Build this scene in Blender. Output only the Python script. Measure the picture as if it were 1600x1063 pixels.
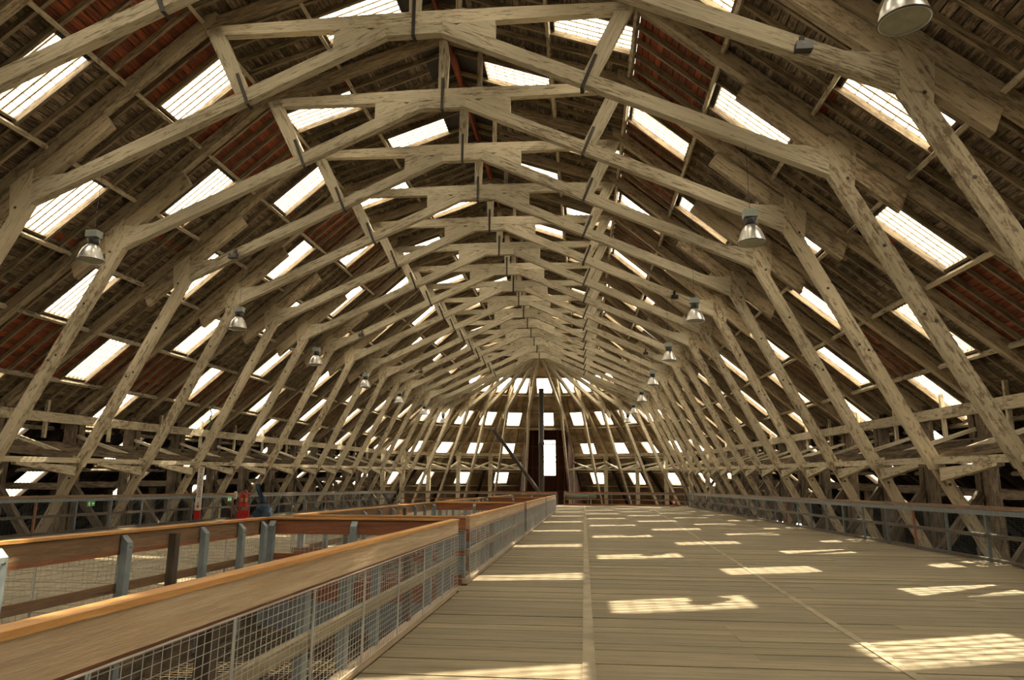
import bpy, math, random
from mathutils import Vector, Matrix
random.seed(7)
for o in list(bpy.data.objects): bpy.data.objects.remove(o, do_unlink=True)
SC = bpy.context.scene
COL = SC.collection

# ------------------------------------------------------------------ camera
CAMX, EYE = 4.09, 1.6
F_PX, PITCH, YAW, ROLL = 1106.73, .2054, .1008, .0063
cy, sy = math.cos(YAW), math.sin(YAW)
Fv = Vector((-sy*math.cos(PITCH), cy*math.cos(PITCH), math.sin(PITCH)))
Rv = Vector((cy, sy, 0)); Uv = Rv.cross(Fv)
R2 = Rv*math.cos(ROLL) + Uv*math.sin(ROLL); U2 = -Rv*math.sin(ROLL) + Uv*math.cos(ROLL)
cam = bpy.data.cameras.new('camera'); camo = bpy.data.objects.new('camera', cam); COL.objects.link(camo)
cam.sensor_width = 36; cam.sensor_fit = 'HORIZONTAL'; cam.lens = F_PX/1600*36; cam.clip_end = 500
camo.matrix_world = Matrix(((R2.x, U2.x, -Fv.x, CAMX), (R2.y, U2.y, -Fv.y, 0), (R2.z, U2.z, -Fv.z, EYE), (0, 0, 0, 1)))
SC.camera = camo

# ------------------------------------------------------------------ light
SUN_DIR = (-.285, -.605, -1.0)          # from beyond and to the right, high
world = bpy.data.worlds.new('sky'); SC.world = world; world.use_nodes = True
bg = world.node_tree.nodes['Background']
bg.inputs[0].default_value = (1.0, .905, .745, 1); bg.inputs[1].default_value = 9.0
sun = bpy.data.lights.new('sun', 'SUN'); suno = bpy.data.objects.new('sun', sun); COL.objects.link(suno)
sun.energy = 25; sun.angle = .010; sun.color = (1, .86, .62)
suno.rotation_euler = Vector(SUN_DIR).to_track_quat('-Z', 'Y').to_euler()
suno.location = (30, 30, 40)
vs = SC.view_settings
vs.view_transform = 'Standard'; vs.look = 'None'; vs.exposure = 0.36; vs.gamma = 1
vs.use_curve_mapping = False

# ------------------------------------------------------------------ frame of the building
S = 3.65; Y1 = 15.545; SL = .0204     # truss spacing, first truss fully in view, roof rise along the length
NF = 15
def fy(i): return Y1 + (i-1)*S
def zr(z, y): return z + EYE + SL*y   # roof height (relative to eye) -> world
YC = fy(NF)                            # centre of the round end
LOWA, LOWB = 16.55, .87                # underside of the roof boards, lower slope: z' = LOWA - LOWB*x
UPA = 13.60; UPB = (UPA-(LOWA-LOWB*5.7))/5.7
def roofz(x): return LOWA-LOWB*x if x >= 5.7 else UPA-UPB*x
PUR = [.9, 3.3, 5.7, 7.62, 9.55, 11.45, 13.3, 15.15, 17.0, 18.85, 20.7, 22.55, 24.4]   # purlin lines; row r lies between PUR[r+1], PUR[r+2]
ROWS = list(range(-1, 11))             # -1, 0 on the flatter top slope

# ------------------------------------------------------------------ materials
def mat(name):
    m = bpy.data.materials.new(name); m.use_nodes = True
    nt = m.node_tree; return m, nt, nt.nodes['Principled BSDF']
def nd(nt, t, **kw):
    n = nt.nodes.new(t)
    for k, v in kw.items(): setattr(n, k, v)
    return n
def val(nt, x, sock):
    if hasattr(x, 'is_linked') or hasattr(x, 'links'): nt.links.new(x, sock)
    else: sock.default_value = x
def math_(nt, op, a, b=0.0):
    n = nd(nt, 'ShaderNodeMath', operation=op); val(nt, a, n.inputs[0]); val(nt, b, n.inputs[1]); return n.outputs[0]
def mixc(nt, f, a, b, blend='MIX'):
    n = nd(nt, 'ShaderNodeMix', data_type='RGBA', blend_type=blend)
    val(nt, f, n.inputs[0])
    for x, s in ((a, n.inputs[6]), (b, n.inputs[7])):
        if isinstance(x, tuple): s.default_value = (*x, 1)
        else: nt.links.new(x, s)
    return n.outputs[2]
def ramp(nt, x, p0, p1, c0=0., c1=1.):
    n = nd(nt, 'ShaderNodeMapRange'); n.clamp = True
    nt.links.new(x, n.inputs[0])
    for i, v in enumerate((p0, p1, c0, c1)): n.inputs[i+1].default_value = v
    return n.outputs[0]
def grain(nt, scale, sc=1.0, detail=6., rough=.65, seed=0.):
    a = nd(nt, 'ShaderNodeAttribute', attribute_name='g')
    v = nd(nt, 'ShaderNodeVectorMath', operation='MULTIPLY'); nt.links.new(a.outputs['Vector'], v.inputs[0]); v.inputs[1].default_value = scale
    o = nd(nt, 'ShaderNodeObjectInfo')
    n = nd(nt, 'ShaderNodeTexNoise', noise_dimensions='4D')
    nt.links.new(v.outputs[0], n.inputs['Vector'])
    nt.links.new(math_(nt, 'MULTIPLY_ADD', o.outputs['Random'], 37.) if False else math_(nt, 'ADD', math_(nt, 'MULTIPLY', o.outputs['Random'], 37.), seed), n.inputs['W'])
    n.inputs['Scale'].default_value = sc; n.inputs['Detail'].default_value = detail; n.inputs['Roughness'].default_value = rough
    return n.outputs['Fac']
def rnd(nt):
    a = nd(nt, 'ShaderNodeAttribute', attribute_name='r'); o = nd(nt, 'ShaderNodeObjectInfo')
    return math_(nt, 'FRACT', math_(nt, 'ADD', a.outputs['Fac'], o.outputs['Random']))
def bump(nt, bs, h, st=.3, dist=.01):
    b = nd(nt, 'ShaderNodeBump'); b.inputs['Strength'].default_value = st; b.inputs['Distance'].default_value = dist
    nt.links.new(h, b.inputs['Height']); nt.links.new(b.outputs[0], bs.inputs['Normal'])
def timber(name, paint, wood, t0, t1, rough=.85, var=.25, streak=(1.6, 12, 12), crack=.75):
    """old paint flaking off wood: t0..t1 is the noise band where paint gives way"""
    m, nt, bs = mat(name)
    fl = grain(nt, streak, 1.6, 9, .72)
    fine = grain(nt, (1.2, 30, 30), 1.0, 4, .6, 5.)
    big = grain(nt, (.35, .8, .8), 1.0, 3, .5, 9.)
    k = ramp(nt, math_(nt, 'ADD', fl, math_(nt, 'MULTIPLY', math_(nt, 'SUBTRACT', big, .5), .35)), t0, t1)
    c = mixc(nt, k, paint, wood)
    ck = grain(nt, (.9, 16, 16), 1.3, 5, .6, 21.)
    c = mixc(nt, math_(nt, 'MULTIPLY', ramp(nt, ck, .60, .66), crack), c, tuple(x*.30 for x in wood))
    c = mixc(nt, 1., c, mixc(nt, ramp(nt, fine, .3, .7), (1-var*1.6,)*3, (1.08,)*3), 'MULTIPLY')
    tone = ramp(nt, rnd(nt), 0, 1, 1-var, 1.08)
    cm = nd(nt, 'ShaderNodeCombineColor'); [nt.links.new(tone, cm.inputs[i]) for i in range(3)]
    c = mixc(nt, 1., c, cm.outputs[0], 'MULTIPLY')
    nt.links.new(c, bs.inputs['Base Color']); bs.inputs['Roughness'].default_value = rough
    bump(nt, bs, math_(nt, 'SUBTRACT', fine, k), .5, .012)
    return m
def plain(name, c, rough=.6, metal=0., noise=.15, sc=6.):
    m, nt, bs = mat(name)
    tc = nd(nt, 'ShaderNodeTexCoord'); n = nd(nt, 'ShaderNodeTexNoise'); n.inputs['Scale'].default_value = sc; n.inputs['Detail'].default_value = 5
    nt.links.new(tc.outputs['Object'], n.inputs['Vector'])
    f = ramp(nt, n.outputs['Fac'], .3, .7)
    nt.links.new(mixc(nt, f, tuple(x*(1-noise) for x in c), tuple(min(1, x*(1+noise)) for x in c)), bs.inputs['Base Color'])
    bs.inputs['Roughness'].default_value = rough; bs.inputs['Metallic'].default_value = metal
    return m
M = {}
M['truss'] = timber('truss_paint', (.55, .49, .355), (.24, .185, .115), .53, .62, var=.2)
M['truss_bare'] = timber('truss_worn_paint', (.52, .45, .315), (.25, .19, .12), .52, .60, var=.2, streak=(2.6, 7, 7))
M['principal'] = timber('principal_rafter_paint', (.42, .345, .23), (.21, .155, .095), .50, .60, var=.2, streak=(2.2, 8, 8))
M['dark_lower'] = timber('dark_lower_wood', (.075, .05, .032), (.035, .024, .017), .42, .60, var=.5, streak=(2, 8, 8))  # darker brown than the boards above, used from the plate down
M['brown_shade_rail'] = timber('brown_and_shaded_rail_wood', (.20, .115, .055), (.11, .06, .03), .40, .70, rough=.55, var=.12)  # brown side handrails; also left well rails with shade put into the colour
M['midrail'] = timber('weathered_rail_wood', (.33, .275, .18), (.22, .165, .095), .40, .70, rough=.7, var=.12)
M['darksteel'] = plain('dull_steel', (.14, .165, .175), .55, .3, .15, 9)
M['rafter'] = timber('rafter_wood', (.32, .25, .155), (.14, .10, .058), .46, .60)
M['rough'] = timber('rough_wood', (.21, .155, .095), (.07, .048, .03), .42, .60, var=.35, streak=(2, 8, 8))
M['board'] = timber('roof_board', (.40, .295, .185), (.135, .088, .050), .46, .58, var=.6, streak=(2.2, 5, 5))
M['red'] = timber('red_roof_board', (.40, .095, .030), (.19, .042, .016), .42, .66, var=.45, streak=(1.2, 6, 6))
M['deck'] = timber('deck_plank', (.262, .215, .132), (.172, .135, .077), .40, .75, var=.20, rough=.8, streak=(.5, 7, 7), crack=.35)
M['rail'] = timber('rail_wood', (.47, .36, .235), (.36, .235, .125), .40, .70, rough=.55, var=.12, streak=(.6, 8, 8), crack=.2)
M['railtop'] = timber('rail_top_wood', (.52, .27, .075), (.40, .17, .04), .40, .70, rough=.5, var=.12)
M['redrail'] = timber('red_rail_wood', (.30, .105, .04), (.20, .06, .022), .40, .70, rough=.5, var=.15)
M['darkrail'] = timber('dark_post_wood', (.10, .07, .045), (.05, .034, .022), .40, .70, rough=.6)
M['skyframe'] = timber('skylight_frame_paint', (.24, .18, .11), (.12, .085, .05), .46, .60)
M['steel'] = plain('galvanised_steel', (.20, .235, .25), .55, .2, .15, 9)
M['net'] = plain('rusty_net_wire', (.20, .145, .08), .7)
M['wire'] = plain('mesh_wire', (.42, .42, .40), .45, .5, .1)
M['iron'] = plain('black_iron', (.045, .038, .032), .6, .3)
M['alu'] = plain('spun_aluminium', (.62, .60, .56), .33, .95, .06)
M['black'] = plain('black_plastic', (.02, .02, .022), .4)
M['grey'] = plain('grey_paint', (.25, .29, .27), .55)
M['lens'] = plain('lamp_lens', (.30, .31, .24), .2, 0)
M['slate'] = plain('slate', (.05, .05, .052), .8)
M['bar'] = plain('glazing_bar_metal', (.50, .40, .25), .6, 0)
M['ground'] = plain('slip_ground', (.035, .03, .025), .95, 0, .3, .5)
M['line'] = plain('worn_line_paint', (.25, .208, .135), .85, 0, .3, 2)
M['firered'] = plain('fire_red', (.50, .02, .025), .35)
M['white'] = plain('white_paint', (.75, .72, .66), .5, 0, .05)
M['green'] = plain('sign_green', (.04, .30, .09), .5)
M['blue'] = plain('blue_tarpaulin', (.012, .035, .075), .65)
M['rope'] = plain('green_rope', (.02, .12, .045), .8)
M['tarp'] = plain('grey_green_canvas', (.13, .15, .11), .8)
M['dormer'] = timber('dormer_boards', (.13, .040, .022), (.06, .022, .014), .40, .65, var=.3)
def pane_mat():
    m = bpy.data.materials.new('skylight_sheet'); m.use_nodes = True; nt = m.node_tree; nt.nodes.clear()
    out = nd(nt, 'ShaderNodeOutputMaterial'); mx = nd(nt, 'ShaderNodeMixShader')
    t = nd(nt, 'ShaderNodeBsdfTransparent'); t.inputs[0].default_value = (.95, .94, .90, 1)
    d = nd(nt, 'ShaderNodeBsdfTranslucent'); d.inputs[0].default_value = (.95, .93, .86, 1)
    mx.inputs[0].default_value = .35
    nt.links.new(t.outputs[0], mx.inputs[1]); nt.links.new(d.outputs[0], mx.inputs[2]); nt.links.new(mx.outputs[0], out.inputs[0])
    return m
M['pane'] = pane_mat()

# ------------------------------------------------------------------ mesh helpers
class MB:
    def __init__(s): s.v = []; s.f = []; s.g = []; s.r = []
    def add(s, vs, fs, gs=None, r=0.):
        b = len(s.v); s.v += [tuple(p) for p in vs]; s.f += [tuple(b+i for i in f) for f in fs]
        s.g += [tuple(p) for p in (gs or vs)]; s.r += [r]*len(vs)
    def box(s, x0, x1, y0, y1, z0, z1, axis=None, r=0.):
        vs = [(x, y, z) for z in (z0, z1) for y in (y0, y1) for x in (x0, x1)]
        ext = (abs(x1-x0), abs(y1-y0), abs(z1-z0)); a = axis if axis is not None else ext.index(max(ext))
        o = random.random()*50 if r else 0
        gs = [(p[a]+o, p[(a+1) % 3]+o, p[(a+2) % 3]) for p in vs]
        s.add(vs, [(0, 2, 3, 1), (4, 5, 7, 6), (0, 1, 5, 4), (2, 6, 7, 3), (0, 4, 6, 2), (1, 3, 7, 5)], gs, r)
    def beam(s, p, q, w, h, up=(0, 0, 1), r=0., w2=None, h2=None):
        p = Vector(p); q = Vector(q); d = q-p; L = d.length; d.normalize(); up = Vector(up)
        x = d.cross(up)
        if x.length < 1e-4: x = d.cross(Vector((1, 0, 0)))
        x.normalize(); u = x.cross(d)
        vs = []; gs = []; o = random.random()*50
        for t, e, ww, hh in ((0, p, w, h), (L, q, w2 or w, h2 or h)):
            for a, b in ((-1, -1), (1, -1), (1, 1), (-1, 1)):
                vs.append(e+x*(a*ww/2)+u*(b*hh/2)); gs.append((t+o, a*ww/2+o, b*hh/2))
        s.add(vs, [(0, 1, 2, 3), (7, 6, 5, 4), (0, 4, 5, 1), (1, 5, 6, 2), (2, 6, 7, 3), (3, 7, 4, 0)], gs, r)
    def prism(s, pts, y0, y1, r=0.):
        """polygon in xz extruded along y; grain along its longest edge"""
        n = len(pts)
        A = sum(pts[i][0]*pts[(i+1) % n][1]-pts[(i+1) % n][0]*pts[i][1] for i in range(n))
        if A < 0: pts = pts[::-1]
        e = max(range(n), key=lambda i: (pts[i][0]-pts[(i+1) % n][0])**2+(pts[i][1]-pts[(i+1) % n][1])**2)
        dx, dz = pts[(e+1) % n][0]-pts[e][0], pts[(e+1) % n][1]-pts[e][1]; l = math.hypot(dx, dz); dx /= l; dz /= l
        vs = [(x, y0, z) for x, z in pts]+[(x, y1, z) for x, z in pts]
        gs = [(x*dx+z*dz, -x*dz+z*dx, y) for x, y, z in vs]
        s.add(vs, [tuple(range(n)), tuple(range(2*n-1, n-1, -1))]+[(i, i+n, (i+1) % n+n, (i+1) % n) for i in range(n)], gs, r)
    def rod(s, p, q, rad, n=4):
        p = Vector(p); q = Vector(q); d = (q-p).normalized(); x = d.orthogonal().normalized(); u = d.cross(x)
        vs = [e+(x*math.cos(2*math.pi*k/n)+u*math.sin(2*math.pi*k/n))*rad for e in (p, q) for k in range(n)]
        s.add(vs, [(k, (k+1) % n, (k+1) % n+n, k+n) for k in range(n)])
    def lathe(s, prof, n=20, c=(0, 0, 0)):
        vs = []; fs = []
        for rr, z in prof: vs += [(c[0]+rr*math.cos(2*math.pi*k/n), c[1]+rr*math.sin(2*math.pi*k/n), c[2]+z) for k in range(n)]
        for i in range(len(prof)-1): fs += [(i*n+k, i*n+(k+1) % n, (i+1)*n+(k+1) % n, (i+1)*n+k) for k in range(n)]
        s.add(vs, fs)
    def disc(s, c, rad, n=20, flip=False):
        vs = [(c[0]+rad*math.cos(2*math.pi*k/n), c[1]+rad*math.sin(2*math.pi*k/n), c[2]) for k in range(n)]
        s.add(vs, [tuple(range(n)) if not flip else tuple(range(n-1, -1, -1))])
    def mesh(s, name, m, smooth=False):
        me = bpy.data.meshes.new(name); me.from_pydata(s.v, [], s.f)
        a = me.attributes.new('g', 'FLOAT_VECTOR', 'POINT'); a.data.foreach_set('vector', [c for p in s.g for c in p])
        a = me.attributes.new('r', 'FLOAT', 'POINT'); a.data.foreach_set('value', s.r)
        me.materials.append(M[m] if isinstance(m, str) else m)
        if smooth: me.polygons.foreach_set('use_smooth', [True]*len(me.polygons))
        me.update(); return me
def link(name, data, parent=None, loc=(0, 0, 0), rot=None):
    o = bpy.data.objects.new(name, data); COL.objects.link(o); o.location = loc
    if rot: o.rotation_euler = rot
    if parent: o.parent = parent
    return o
def obj(name, mb, m, parent=None, loc=(0, 0, 0), smooth=False): return link(name, mb.mesh(name, m, smooth), parent, loc)
def tag(o, label, cat, group=None, kind=None):
    o['label'] = label; o['category'] = cat
    if group: o['group'] = group
    if kind: o['kind'] = kind
    return o
def thing(name, label, cat, loc=(0, 0, 0), group=None, rot=None): return tag(link(name, None, None, loc, rot), label, cat, group)
def struct(o): o['kind'] = 'structure'; return o
ORD = ['first', 'second', 'third', 'fourth', 'fifth', 'sixth', 'seventh', 'eighth', 'ninth', 'tenth', 'eleventh', 'twelfth', 'thirteenth',
       'fourteenth', 'fifteenth', 'sixteenth', 'seventeenth', 'eighteenth', 'nineteenth', 'twentieth']
def to_px(x, y, z):
    v = Vector((x-CAMX, y, z-EYE)); d = v.dot(Fv)
    if d < .3: return None
    return 800+F_PX*v.dot(R2)/d, 531.5-F_PX*v.dot(U2)/d, d

# ------------------------------------------------------------------ floor
RX = 13.29                               # side railings
OX0, OX1 = -1.0, 2.05                    # well openings in the deck
WELLS = [(-1.0, 11.35), (12.5, 24.0), (24.9, 37.2), (38.0, 50.5)]
DECK0, DECK1 = -13.6, 68.2
fl = MB()
fl.box(-13.45, OX0-.06, DECK0, DECK1, -.30, -.045); fl.box(OX1+.06, 13.45, DECK0, DECK1, -.30, -.045)
ys = [DECK0]+[v for w in WELLS for v in w]+[DECK1]
for a, b in zip(ys[::2], ys[1::2]):
    if b > a: fl.box(OX0-.06, OX1+.06, a, b, -.30, -.045)
floor = struct(obj('floor', fl, 'darkrail'))
PW = .30; planks = []
n = int((DECK1-DECK0)/PW)
for k in range(n):
    y0 = DECK0+k*PW; inwell = any(a-.05 < y0+PW and y0 < b+.05 for a, b in WELLS)
    spans = [(-13.42, OX0-.07), (OX1+.07, 13.42)] if inwell else [(-13.42, OX0-.07), (OX0-.07, OX1+.07), (OX1+.07, 13.42)]
    for a, b in spans:
        cut = [a]
        if b-a > 5: cut.append(a+(b-a)*random.choice((.32, .5, .68)))
        cut.append(b)
        for x0, x1 in zip(cut, cut[1:]): planks.append((x0, x1, y0, random.uniform(-.004, .004)))
def plank_score(p):
    q = to_px((p[0]+p[1])/2, p[2], 0)
    if not q or q[1] > 1120: return -1
    c = [to_px(x, p[2], 0) for x in (p[0], p[1])]
    if min(c[0][0], c[1][0]) > 1600 or max(c[0][0], c[1][0]) < 0: return -1
    w = min(1600, c[1][0])-max(0, c[0][0])
    s = w*PW/q[2]**2
    return s*(.15 if p[0] < -1 else 1)
planks.sort(key=plank_score, reverse=True)
rest = MB(); pm = {}
for i, (x0, x1, y0, dz) in enumerate(planks):
    if i < 300:
        key = round(x1-x0, 2)
        if key not in pm:
            mb = MB(); mb.box(0, x1-x0, .007, PW-.007, -.045, 0, 0); pm[key] = mb.mesh('plank', 'deck')
        link('plank', pm[key], floor, (x0, y0, dz))
    else: rest.box(x0+.002, x1-.002, y0+.007, y0+PW-.007, -.045+dz, dz, 0, random.random())
o = obj('planks_beyond', rest, 'deck', floor); o['kind'] = 'stuff'
for (a, b, w) in (((4.11, 2.0), (4.11, 66), .16), ((6.7, 2.0), (9.55, 60), .12)):
    mb = MB(); mb.beam((*a, .007), (*b, .007), w*.75, .004); obj('painted_line', mb, 'line', floor)
# steel edge beams and kick boards round the wells
for a, b in WELLS:
    for x in (OX0, OX1):
        mb = MB(); mb.box(x-.06, x+.06, a-.06, b+.06, -.62, .0); obj('edge_beam', mb, 'rough', floor)
        mb = MB(); mb.box(x-.05, x+.05, a-.06, b+.06, .0, .07); obj('kerb_board', mb, 'rail', floor)
    for y in (a, b):
        mb = MB(); mb.box(OX0+.06, OX1-.06, y-.06, y+.06, -.62, -.15); obj('edge_beam', mb, 'steel', floor)
        mb = MB(); mb.box(OX0+.06, OX1-.06, y-.07, y+.05, -.15, .14); obj('kerb_board', mb, 'redrail', floor)
for sx in (-1, 1):
    mb = MB(); mb.box(sx*13.38, sx*13.5, DECK0, DECK1, -.62, .05); obj('edge_beam', mb, 'steel', floor)
bw = MB(); yb_ = fy(-7) if False else 15.545-8*3.65
bw.prism([(-24.5, -7.4), (24.5, -7.4), (24.5, zr(LOWA-LOWB*24.4, 0)), (5.7, zr(LOWA-LOWB*5.7, 0)+.1), (0, zr(UPA, 0)+.1), (-5.7, zr(LOWA-LOWB*5.7, 0)+.1), (-24.5, zr(LOWA-LOWB*24.4, 0))], yb_-.25, yb_-.05)
struct(obj('wall_back_light_blocker', bw, 'rough'))  # unseen closing wall, added to cut the daylight from behind the camera
for sx, sn in ((-1, 'left'), (1, 'right')):
    ew = MB(); ew.box(sx*24.3, sx*24.5, yb_-.2, YC, -7.4, zr(LOWA-LOWB*24.4, YC)+.1); struct(obj('wall_%s' % sn, ew, 'dark_lower'))
gm = MB(); gm.box(-34, 34, -14, 100, -7.6, -7.4); struct(obj('ground', gm, 'ground'))

# ------------------------------------------------------------------ roof: slates, boards, rafters, purlins, skylights
SKY0, SKY1 = 1.20, 2.48                   # skylight along the bay
B0 = -7
BAYS = range(B0, NF)                      # bay b lies between truss b and b+1
def has_sky(b, r, side): return r <= 8 and (((b+r) % 2 == 0) if side < 0 else ((b+r) % 2 != 0))
def slope(r):                              # unit vectors along the slope (outwards, down) and normal (up)
    b = LOWB if r >= 1 else UPB; c = 1/math.hypot(1, b); return (c, -b*c), (b*c, c)
def rpos(side, x, y, off=0.):              # point on board underside shifted off along the normal
    r = 1 if x >= 5.7 else 0
    (a, b), (nx, nz) = slope(r)
    return Vector((side*(x+nx*off), y, zr(roofz(x)+nz*off, y)))
skin = MB(); boards = []; red_rows = {}
ceiling = None
def quad(mb, a, b, c, d): mb.add([a, b, c, d], [(0, 1, 2, 3)])
for side in (-1, 1):
    quad(skin, rpos(side, -.05, fy(B0), .05), rpos(side, -.05, YC, .05), rpos(side, .9, YC, .05), rpos(side, .9, fy(B0), .05))
    for b in BAYS:
        ya, yb = fy(b), fy(b+1)
        for r in ROWS:
            x0, x1 = PUR[r+1], PUR[r+2]; sk = has_sky(b, r, side)
            o = .05; P = lambda x, y: rpos(side, x, y, o)
            if x1 == 5.7: x1q = 5.6999
            else: x1q = x1
            if not sk: quad(skin, P(x0, ya), P(x0, yb), P(x1q, yb), P(x1q, ya))
            else:
                m0, m1 = x0+.13, x1-.10; s0, s1 = ya+SKY0, ya+SKY1
                quad(skin, P(x0, ya), P(x0, s0), P(x1q, s0), P(x1q, ya)); quad(skin, P(x0, s1), P(x0, yb), P(x1q, yb), P(x1q, s1))
                quad(skin, P(x0, s0), P(x0, s1), P(m0, s1), P(m0, s0)); quad(skin, P(m1, s0), P(m1, s1), P(x1q, s1), P(x1q, s0))
            isred = r in (1, 5) and random.random() < .8 and b >= 0
            if (side, b, r) in ((-1, 0, 1), (-1, 2, 1), (1, 1, 1), (-1, 2, 5), (1, 1, 5), (1, 3, 5), (-1, 4, 5)): isred = True
            if (side, b, r) in ((-1, 1, 1),): isred = True
            c = slope(r)[0][0]; nb = round((x1-x0)/c/.205); dxb = (x1-x0)/nb
            for k in range(nb):
                xa = x0+k*dxb; mid = xa+dxb/2
                cuts = [(ya, yb)]
                if sk and x0+.13 < mid+dxb*.4 and mid-dxb*.4 < x1-.10: cuts = [(ya, ya+SKY0-.03), (ya+SKY1+.03, yb)]
                for (p, q) in cuts:
                    boards.append((side, r, xa, dxb, p, q, isred or random.random() < .012))
ceiling = struct(obj('ceiling', skin, 'slate'))
def board_mesh(mb, side, r, w, L, base=Vector((0, 0, 0)), rr=0.):
    (a, b), (nx, nz) = slope(r); d = Vector((side*a, 0, b)); nrm = Vector((side*nx, 0, nz)); yv = Vector((0, 1, SL))
    W = w/a; vs = []; gs = []; o = random.random()*40 if rr else 0
    for t in (0, .028):
        for v in (.014, W-.014):
            for u in (.004, L-.004):
                vs.append(base+d*v+yv*u+nrm*t); gs.append((u+o, v+o, t))
    mb.add(vs, [(0, 1, 3, 2), (4, 6, 7, 5), (0, 4, 5, 1), (2, 3, 7, 6), (0, 2, 6, 4), (1, 5, 7, 3)], gs, rr)
def bscore(t):
    side, r, xa, w, p, q, rd = t
    c = to_px(*rpos(side, xa, (p+q)/2))
    if not c or not (-60 < c[0] < 1660 and -60 < c[1] < 800): return -1
    return (q-p)*w/c[2]**2 if r < 6 else 0
boards.sort(key=bscore, reverse=True)
bm_ = {}; rb = MB(); rr_ = MB(); rt_ = MB()
for i, (side, r, xa, w, p, q, rd) in enumerate(boards):
    base = rpos(side, xa, p)
    if i < 300:
        key = (side, r >= 1, round(w, 3), round(q-p, 2), rd)
        if key not in bm_:
            mb = MB(); board_mesh(mb, side, r, w, q-p); bm_[key] = mb.mesh('board', 'red' if rd else 'board')
        link('board', bm_[key], ceiling, base)
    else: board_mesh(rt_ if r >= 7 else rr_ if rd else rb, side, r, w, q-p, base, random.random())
for nm, mb, m in (('boards_beyond', rb, 'board'), ('red_boards_beyond', rr_, 'red'), ('dark_lower_boards', rt_, 'dark_lower')):
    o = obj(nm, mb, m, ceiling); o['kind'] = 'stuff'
# ridge board
mb = MB(); mb.beam((0, fy(B0), zr(13.42, fy(B0))), (0, YC+.2, zr(13.42, YC+.2)), .10, .42); obj('ridge_board', mb, 'red', ceiling)
# common rafters, purlins, jack rafters
cm = {}
def slope_piece(mb, side, r, xa, xb, w, d, y=0.):
    """piece running down the slope, under the boards, centred on y"""
    (a, b), (nx, nz) = slope(r); vs = []; gs = []; o = random.random()*40
    p = Vector((side*xa, y, roofz(xa))); q = Vector((side*xb, y, roofz(xb-1e-5)))
    nrm = Vector((side*nx, 0, nz)); L = (q-p).length
    for t, e in ((0, p), (L, q)):
        for v, u in ((-1, -d), (1, -d), (1, -.002), (-1, -.002)):
            vs.append(e+Vector((0, v*w/2, v*w/2*SL))+nrm*u); gs.append((t+o, v*w/2, u))
    mb.add(vs, [(0, 1, 2, 3), (7, 6, 5, 4), (0, 4, 5, 1), (1, 5, 6, 2), (2, 6, 7, 3), (3, 7, 4, 0)], gs)
for b in range(-2, NF):
    for side in (-1, 1):
        for fr in (.165, .325, .68, .84):
            y = fy(b)+fr*S
            for r, xa, xb in ((0, .05, 5.7), (1, 5.7, 17.0), (2, 17.0, 24.4)):
                key = (side, r)
                if key not in cm:
                    mb = MB(); slope_piece(mb, side, r, xa, xb, .085, .135); cm[key] = mb.mesh('common_rafter', 'dark_lower' if r == 2 else 'rafter')
                link('common_rafter', cm[key], ceiling, (0, y, zr(0, y)))
        for r in ROWS:
            if not has_sky(b, r, side) and r < 8:
                key = ('j', side, r)
                if key not in cm:
                    mb = MB(); slope_piece(mb, side, r, PUR[r+1], PUR[r+2], .07, .12); cm[key] = mb.mesh('jack_rafter', 'rafter')
                y = fy(b)+.5*S; link('jack_rafter', cm[key], ceiling, (0, y, zr(0, y)))
        for j, x in enumerate(PUR[1:10]):
            key = ('p', side, x)
            if key not in cm:
                mb = MB(); r = 1 if x > 5 else 0; (a, bb), (nx, nz) = slope(r)
                p = Vector((side*(x-nx*.15), 0, roofz(x)-nz*.15))
                mb.beam(p+Vector((0, .1, .1*SL)), p+Vector((0, S-.1, (S-.1)*SL)), .10, .13, (side*nx, 0, nz)); cm[key] = mb.mesh('purlin', 'truss_bare')
            link('purlin', cm[key], ceiling, (0, fy(b), zr(0, fy(b))))
# skylights
sm = {}
def sky_parts(side, r):
    key = (side, r >= 1, round(PUR[r+2]-PUR[r+1], 3))
    if key in sm: return sm[key]
    (a, b), (nx, nz) = slope(r); d = Vector((side*a, 0, b)); nrm = Vector((side*nx, 0, nz)); yv = Vector((0, 1, SL)).normalized()
    L = (PUR[r+2]-PUR[r+1]-.23)/a; W = SKY1-SKY0
    fm = MB(); t = .035
    for u in (0, W):
        fm.beam(yv*u+nrm*.01, yv*u+nrm*.01+d*L, t, .10, nrm)
    fm.beam(nrm*.01-yv*.02, nrm*.01+yv*(W+.02), t, .10, nrm); fm.beam(d*L-yv*.02-nrm*.01, d*L+yv*(W+.02)-nrm*.01, t+.04, .14, nrm)
    pn = MB(); n = 48; H = .06
    vs = []
    for k in range(n+1):
        u = W*k/n; h = H+.018*math.cos(k*math.pi*2/6)
        vs += [yv*u+nrm*h, yv*u+nrm*h+d*L]
    pn.add(vs, [(2*k, 2*k+2, 2*k+3, 2*k+1) for k in range(n)])
    bar = MB(); bar.beam(nrm*(H-.03), nrm*(H-.03)+d*L, .05, .03, nrm)
    thin = MB(); thin.beam(nrm*(H-.012), nrm*(H-.012)+yv*W, .026, .012, nrm)
    sm[key] = (fm.mesh('skylight_frame', 'skyframe'), pn.mesh('pane', 'pane'), bar.mesh('glazing_bar', 'bar'), thin.mesh('cross_wire', 'bar'), yv*W, d*L)
    return sm[key]
wn = 0
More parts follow.
